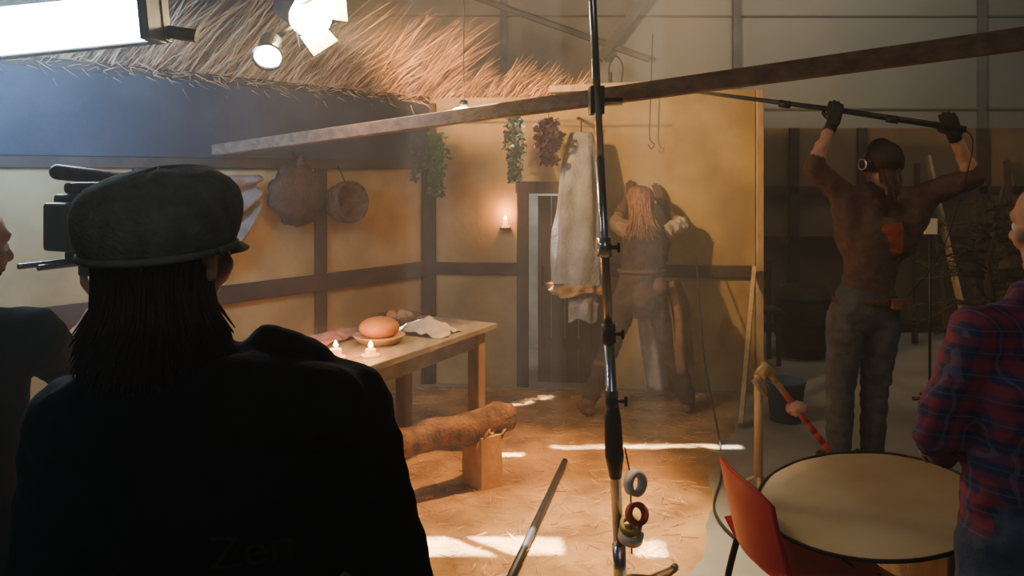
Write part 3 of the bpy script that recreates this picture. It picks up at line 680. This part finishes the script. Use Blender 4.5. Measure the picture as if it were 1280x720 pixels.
# ------------------------------------------------------------------ crew member in plaid (right edge)
w=empty('crew_member_in_plaid'); f=V((-.35,1,0)).normalized(); hc=V((1.235,1.80,1.47))
J=dict(pel=(1.20,1.80,.80),chest=(1.20,1.80,1.10),neck=(1.225,1.80,1.32),shL=(1.055,1.80,1.235),shR=(1.39,1.82,1.24),
 elL=(.985,1.86,.99),elR=(1.47,1.86,.97),wrL=(1.115,2.06,.88),wrR=(1.40,2.05,.86),
 hipL=(1.11,1.80,.76),hipR=(1.29,1.80,.76),knL=(1.10,1.82,.42),knR=(1.30,1.82,.42),anL=(1.10,1.79,.09),anR=(1.31,1.80,.09),toeL=(1.06,1.91,.035),toeR=(1.30,1.93,.035))
pr=person_prims(J,plaidm,bluej,blackm,f,k=1.10)
pr+=[P((1.20,1.8,.80),(1.20,1.8,.95),.135,.13,plaidm,(1,0,0),1.35,1),P((1.16,1.79,1.31),(1.29,1.79,1.31),.05,.05,plaidm)]
body('body',pr,vox=.011,smooth=6,wr=.009,wscale=15,parent=w)
head('',hc,f,w,(1.225,1.80,1.32)); hair('hair',hc+V((.012,-.012,0)),f,w,M('grey_hair',(.35,.30,.25),None,20,.7),length=.04,n=60,span=1.3,r=.008)
hand('left_hand',(1.12,2.07,.875),(.1,.9,-.1),(.5,0,-.8),(.6,0,.5),skin,.6,w); hand('right_hand',(1.395,2.06,.855),(-.1,.9,-.35),(-.5,0,-.8),(-.6,0,.5),skin,.6,w)

# ------------------------------------------------------------------ camera operator (left edge) + video camera
w=empty('camera_operator'); f=V((.45,1,0)).normalized(); hc=V((-1.195,1.72,1.43))
J=dict(pel=(-1.18,1.70,.85),chest=(-1.18,1.70,1.12),neck=(-1.19,1.70,1.31),shL=(-1.35,1.72,1.24),shR=(-1.04,1.74,1.24),
 elL=(-1.40,1.85,1.02),elR=(-1.10,1.96,1.12),wrL=(-1.28,2.05,1.10),wrR=(-1.05,2.06,1.26),
 hipL=(-1.27,1.70,.80),hipR=(-1.09,1.70,.80),knL=(-1.28,1.72,.44),knR=(-1.07,1.72,.44),anL=(-1.29,1.69,.09),anR=(-1.06,1.69,.09),toeL=(-1.28,1.82,.035),toeR=(-1.02,1.82,.035))
body('body',person_prims(J,blackc,blackc,blackm,f,fore=skin,k=1.05),vox=.012,smooth=6,wr=.006,parent=w)
head('',hc,f,w,(-1.19,1.70,1.31)); hair('hair',hc,f,w,hairdk,length=.04,n=160,span=1.7,r=.008,bulk=1.04)
hand('right_hand',(-1.05,2.06,1.26),(.15,.1,.9),(-.3,.6,.2),(-.6,-.3,.2),skin,.7,w); hand('left_hand',(-1.28,2.05,1.10),(.2,.6,.5),(0,0,1),(-.6,0,.2),skin,.5,w)
vc=empty('video_camera'); cc=V((-1.06,2.07,1.475)); rot=Matrix((f.cross(Z3),f,Z3)).transposed(); q=lambda a,b,c: cc+rot@V((a,b,c))
g=G(); g.box(q(0,0,0),(.11,.20,.14),blackm,rot); g.box(q(0,-.02,.085),(.035,.16,.03),blackm,rot); g.box(q(-.075,.04,.02),(.04,.12,.09),blackm,rot); g.box(q(0,-.11,-.01),(.09,.05,.12),blackm,rot); g.done('camera_body',vc,bevel=.01)
g=G(); g.lathe(q(0,.10,0),[(.001,0),(.042,0),(.045,.03),(.04,.06),(.05,.09),(.052,.14),(.045,.14),(.04,.11),(.001,.10)],blackm,24,f); 
g.box(q(0,.25,0),(.14,.03,.11),blackm,rot); g.done('lens',vc)
g=G(); g.tube([q(-.06,-.08,.125),q(-.05,.10,.105)],.02,blackm,14,rnd=True); g.tube([q(-.04,.0,.07),q(-.05,.0,.12)],.008,blackm,8); g.done('microphone',vc)
g=G()
for k in(-.035,.035): g.tube([q(k,-.20,-.10),q(k,.30,-.10)],.0075,chrome,10)
g.box(q(0,0,-.085),(.1,.14,.03),blackm,rot); g.box(q(0,.0,-.12),(.08,.08,.04),blackm,rot); g.done('support_rails',vc,bevel=.003)

# ------------------------------------------------------------------ red chair
ch=empty('red_plastic_chair'); cf=V((.99,.12,0)).normalized(); cs=Z3.cross(cf); c0=V((.875,2.42,0))
def cp(a,b,z): return c0+cf*a+cs*b+Z3*z
SH=.445
def seatf(u,v):
    b=(u-.5)*.42
    if v<.5: 
        t=v/.5; a=.21-.38*t; z=SH-.012*math.sin(t*3.1)+.035*abs(2*u-1)**2.5 - .02*(1-t)**4*1.2
        return cp(a,b*(1-.03*t),z)
    t=(v-.5)/.5; a=-.17-.02*math.sin(t*1.5)-.03*t+.04*abs(2*u-1)**2; z=SH+.035*abs(2*u-1)**2.5*(1-t)+.265*t-.035*abs(2*u-1)**3*t
    return cp(a,b*(.97-.03*t),z)
g=G(); g.grid(seatf,26,44,redpl); g.done('shell',ch,solid=.006)
g=G()
for b in(-.16,.16):
    g.tube(smoothpts([cp(.20,b*1.15,.015),cp(.16,b,SH-.035),cp(.12,b,SH-.015),cp(-.10,b,SH-.015),cp(-.14,b,SH-.035),cp(-.22,b*1.15,.015)],5),.011,blackm,10)
    for a in(.2,-.22): g.tube([cp(a,b*1.15,.0),cp(a,b*1.15,.03)],.015,blackm,10)
g.tube([cp(.12,-.16,SH-.015),cp(.12,.16,SH-.015)],.010,blackm,8); g.tube([cp(-.1,-.16,SH-.015),cp(-.1,.16,SH-.015)],.010,blackm,8); g.done('legs',ch)
rf=empty('round_reflector'); rn=V((-.15,-.068,.986)).normalized(); rc=V((1.115,2.50,.575)); g=G()
ra=rn.orthogonal().normalized(); rb=rn.cross(ra)
cv=g.bm.verts.new(rc)
rings=[[g.bm.verts.new(rc+(ra*math.cos(k*math.pi/32)+rb*math.sin(k*math.pi/32))*r+rn*.004*noise.noise(V((k*.3,r*9,0)))) for k in range(64)] for r in(.12,.24,.333)]
for k in range(64): g.face([cv,rings[0][k],rings[0][(k+1)%64]],refl,True)
for p_,q_ in zip(rings,rings[1:]):
    for k in range(64): g.face([p_[k],q_[k],q_[(k+1)%64],p_[(k+1)%64]],refl,True)
g.done('fabric',rf)
g=G(); g.tube([rc+(ra*math.cos(k*math.pi/32)+rb*math.sin(k*math.pi/32))*.336 for k in range(65)],.006,blackm,8); g.done('rim',rf)
g=G(); g.box((1.40,2.62,.285),(.22,.34,.57),palew,Matrix.Rotation(.2,3,'Z')); g.box((1.40,2.62,.40),(.23,.12,.03),timber,Matrix.Rotation(.2,3,'Z')); g.done('apple_box',bevel=.006)

ps=empty('taped_prop_stand'); g=G(); b0=V((1.217,3.95,0)); g.tube([b0+Z3*.02,b0+Z3*.60],.021,palew,12); g.tube([b0+V((0,-.02,.60)),b0+V((.03,.0,.63)),b0+V((.08,.01,.60))],[.03,.035,.02],palew,10)
for a in(.3,2.4,4.5): dd=V((math.cos(a),math.sin(a),0)); g.tube([b0+Z3*.10,b0+dd*.14+Z3*.012],.01,palew,8)
g.tube([b0+V((-.03,-.02,.58)),b0+V((.03,-.02,.50))],.014,claym,8); g.done('post',ps)
g=G(); q0=b0+V((.05,.0,.61)); q1=V((1.72,3.94,.02))
for i in range(12):
    a=q0.lerp(q1,i/12); b=q0.lerp(q1,(i+1)/12); g.tube([a,b],.016,(palew if i<2 else (whiteg if i==3 else redt)),12)
c=q0.lerp(q1,.30); g.ell(c,(.05,.03,.035),M('pink_tape_knot',(.75,.4,.3),None,20,.7),None,18,12,fn=lambda q:1+.4*noise.noise(q*3)); g.done('striped_arm',ps)
g=G(); g.lathe((1.76,5.15,0),[(.001,.004),(.095,.004),(.12,.25),(.127,.25),(.127,.262),(.116,.262),(.09,.012),(.001,.01)],bluepl); g.tube([V((1.76+.12*math.cos(a),5.13-.03*math.sin(a),.25-.12*math.sin(a))) for a in [i*math.pi/12 for i in range(13)]],.004,chrome,6); g.done('blue_bucket')
g=G(); base=V((4.1,6.75,0)); g.tube([base,base+V((-.1,0,.8)),base+V((.05,0,1.5))],[.05,.035,.01],timber,8)
for i in range(70):
    p=base+V((-.05,0,R(.25,1.35))); a=R(0,6.28); dd=V((math.cos(a),math.sin(a)*.5,R(-.1,.35))); l=R(.35,.85)*(1.45-p.z*.55)
    e=p+dd*l-Z3*.1*l; mpt=p+dd*l*.5; g.tube([p,mpt,e],[.012,.008,.002],timber,5)
    for k in range(55):
        t=R(.15,1); q_=(p.lerp(mpt,t*2) if t<.5 else mpt.lerp(e,t*2-1)); g.blade(q_,(dd+V((R(-1,1),R(-1,1),R(-.8,.8)))),R(.05,.12),.003,pinem)
g.done('dry_pine_tree')
g=G(); g.lathe((2.55,7.0,0),[(.001,.0),(.20,.0),(.25,.22),(.25,.38),(.21,.60),(.19,.60),(.19,.56),(.001,.56)],timber)
for z,r in((.1,.228),(.5,.232),(.3,.255)): g.lathe((2.55,7.0,0),[(r,z-.02),(r+.006,z-.02),(r+.006,z+.02),(r,z+.02)],blackm)
g.done('wooden_barrel')
g=G(); 
for x,y in((1.95,6.6),(2.2,6.6),(1.95,6.85),(2.2,6.85)): g.box((x,y,.42 if y>6.7 else .22),(.035,.035,.84 if y>6.7 else .44),timber)
g.box((2.075,6.725,.45),(.32,.32,.03),timber); g.box((2.075,6.86,.72),(.28,.02,.08),timber); g.box((2.075,6.86,.58),(.28,.02,.05),timber); g.done('wooden_chair',bevel=.004)
g=G(); g.box((2.93,5.60,1.22),(.09,.012,.11),whiteg); g.tube([(2.93,5.61,0),(2.93,5.61,1.17)],.010,blackm,8); g.tube([(2.81,5.61,.012),(3.05,5.61,.012)],.012,blackm,8);g.tube([(2.93,5.49,.012),(2.93,5.73,.012)],.012,blackm,8); g.done('sign_on_stand')

# ------------------------------------------------------------------ world (thin stage haze in the air) + camera
wd=bpy.data.worlds.new('world'); bpy.context.scene.world=wd; wd.use_nodes=True; nt=wd.node_tree
nt.nodes['Background'].inputs[0].default_value=(.5,.55,.6,1); nt.nodes['Background'].inputs[1].default_value=.1
vs=nt.nodes.new('ShaderNodeVolumeScatter'); vs.inputs['Density'].default_value=.024; vs.inputs['Anisotropy'].default_value=.35; vs.inputs['Color'].default_value=(1,.98,.95,1)
nt.links.new(vs.outputs[0],nt.nodes['World Output'].inputs['Volume'])
cam=bpy.data.cameras.new('camera'); cam.lens=28.125; cam.sensor_width=36; cam.shift_y=-145/1280
co=bpy.data.objects.new('camera',cam); co.location=(0,0,1.6); co.rotation_euler=(math.radians(90),0,0)
bpy.context.scene.collection.objects.link(co); bpy.context.scene.camera=co
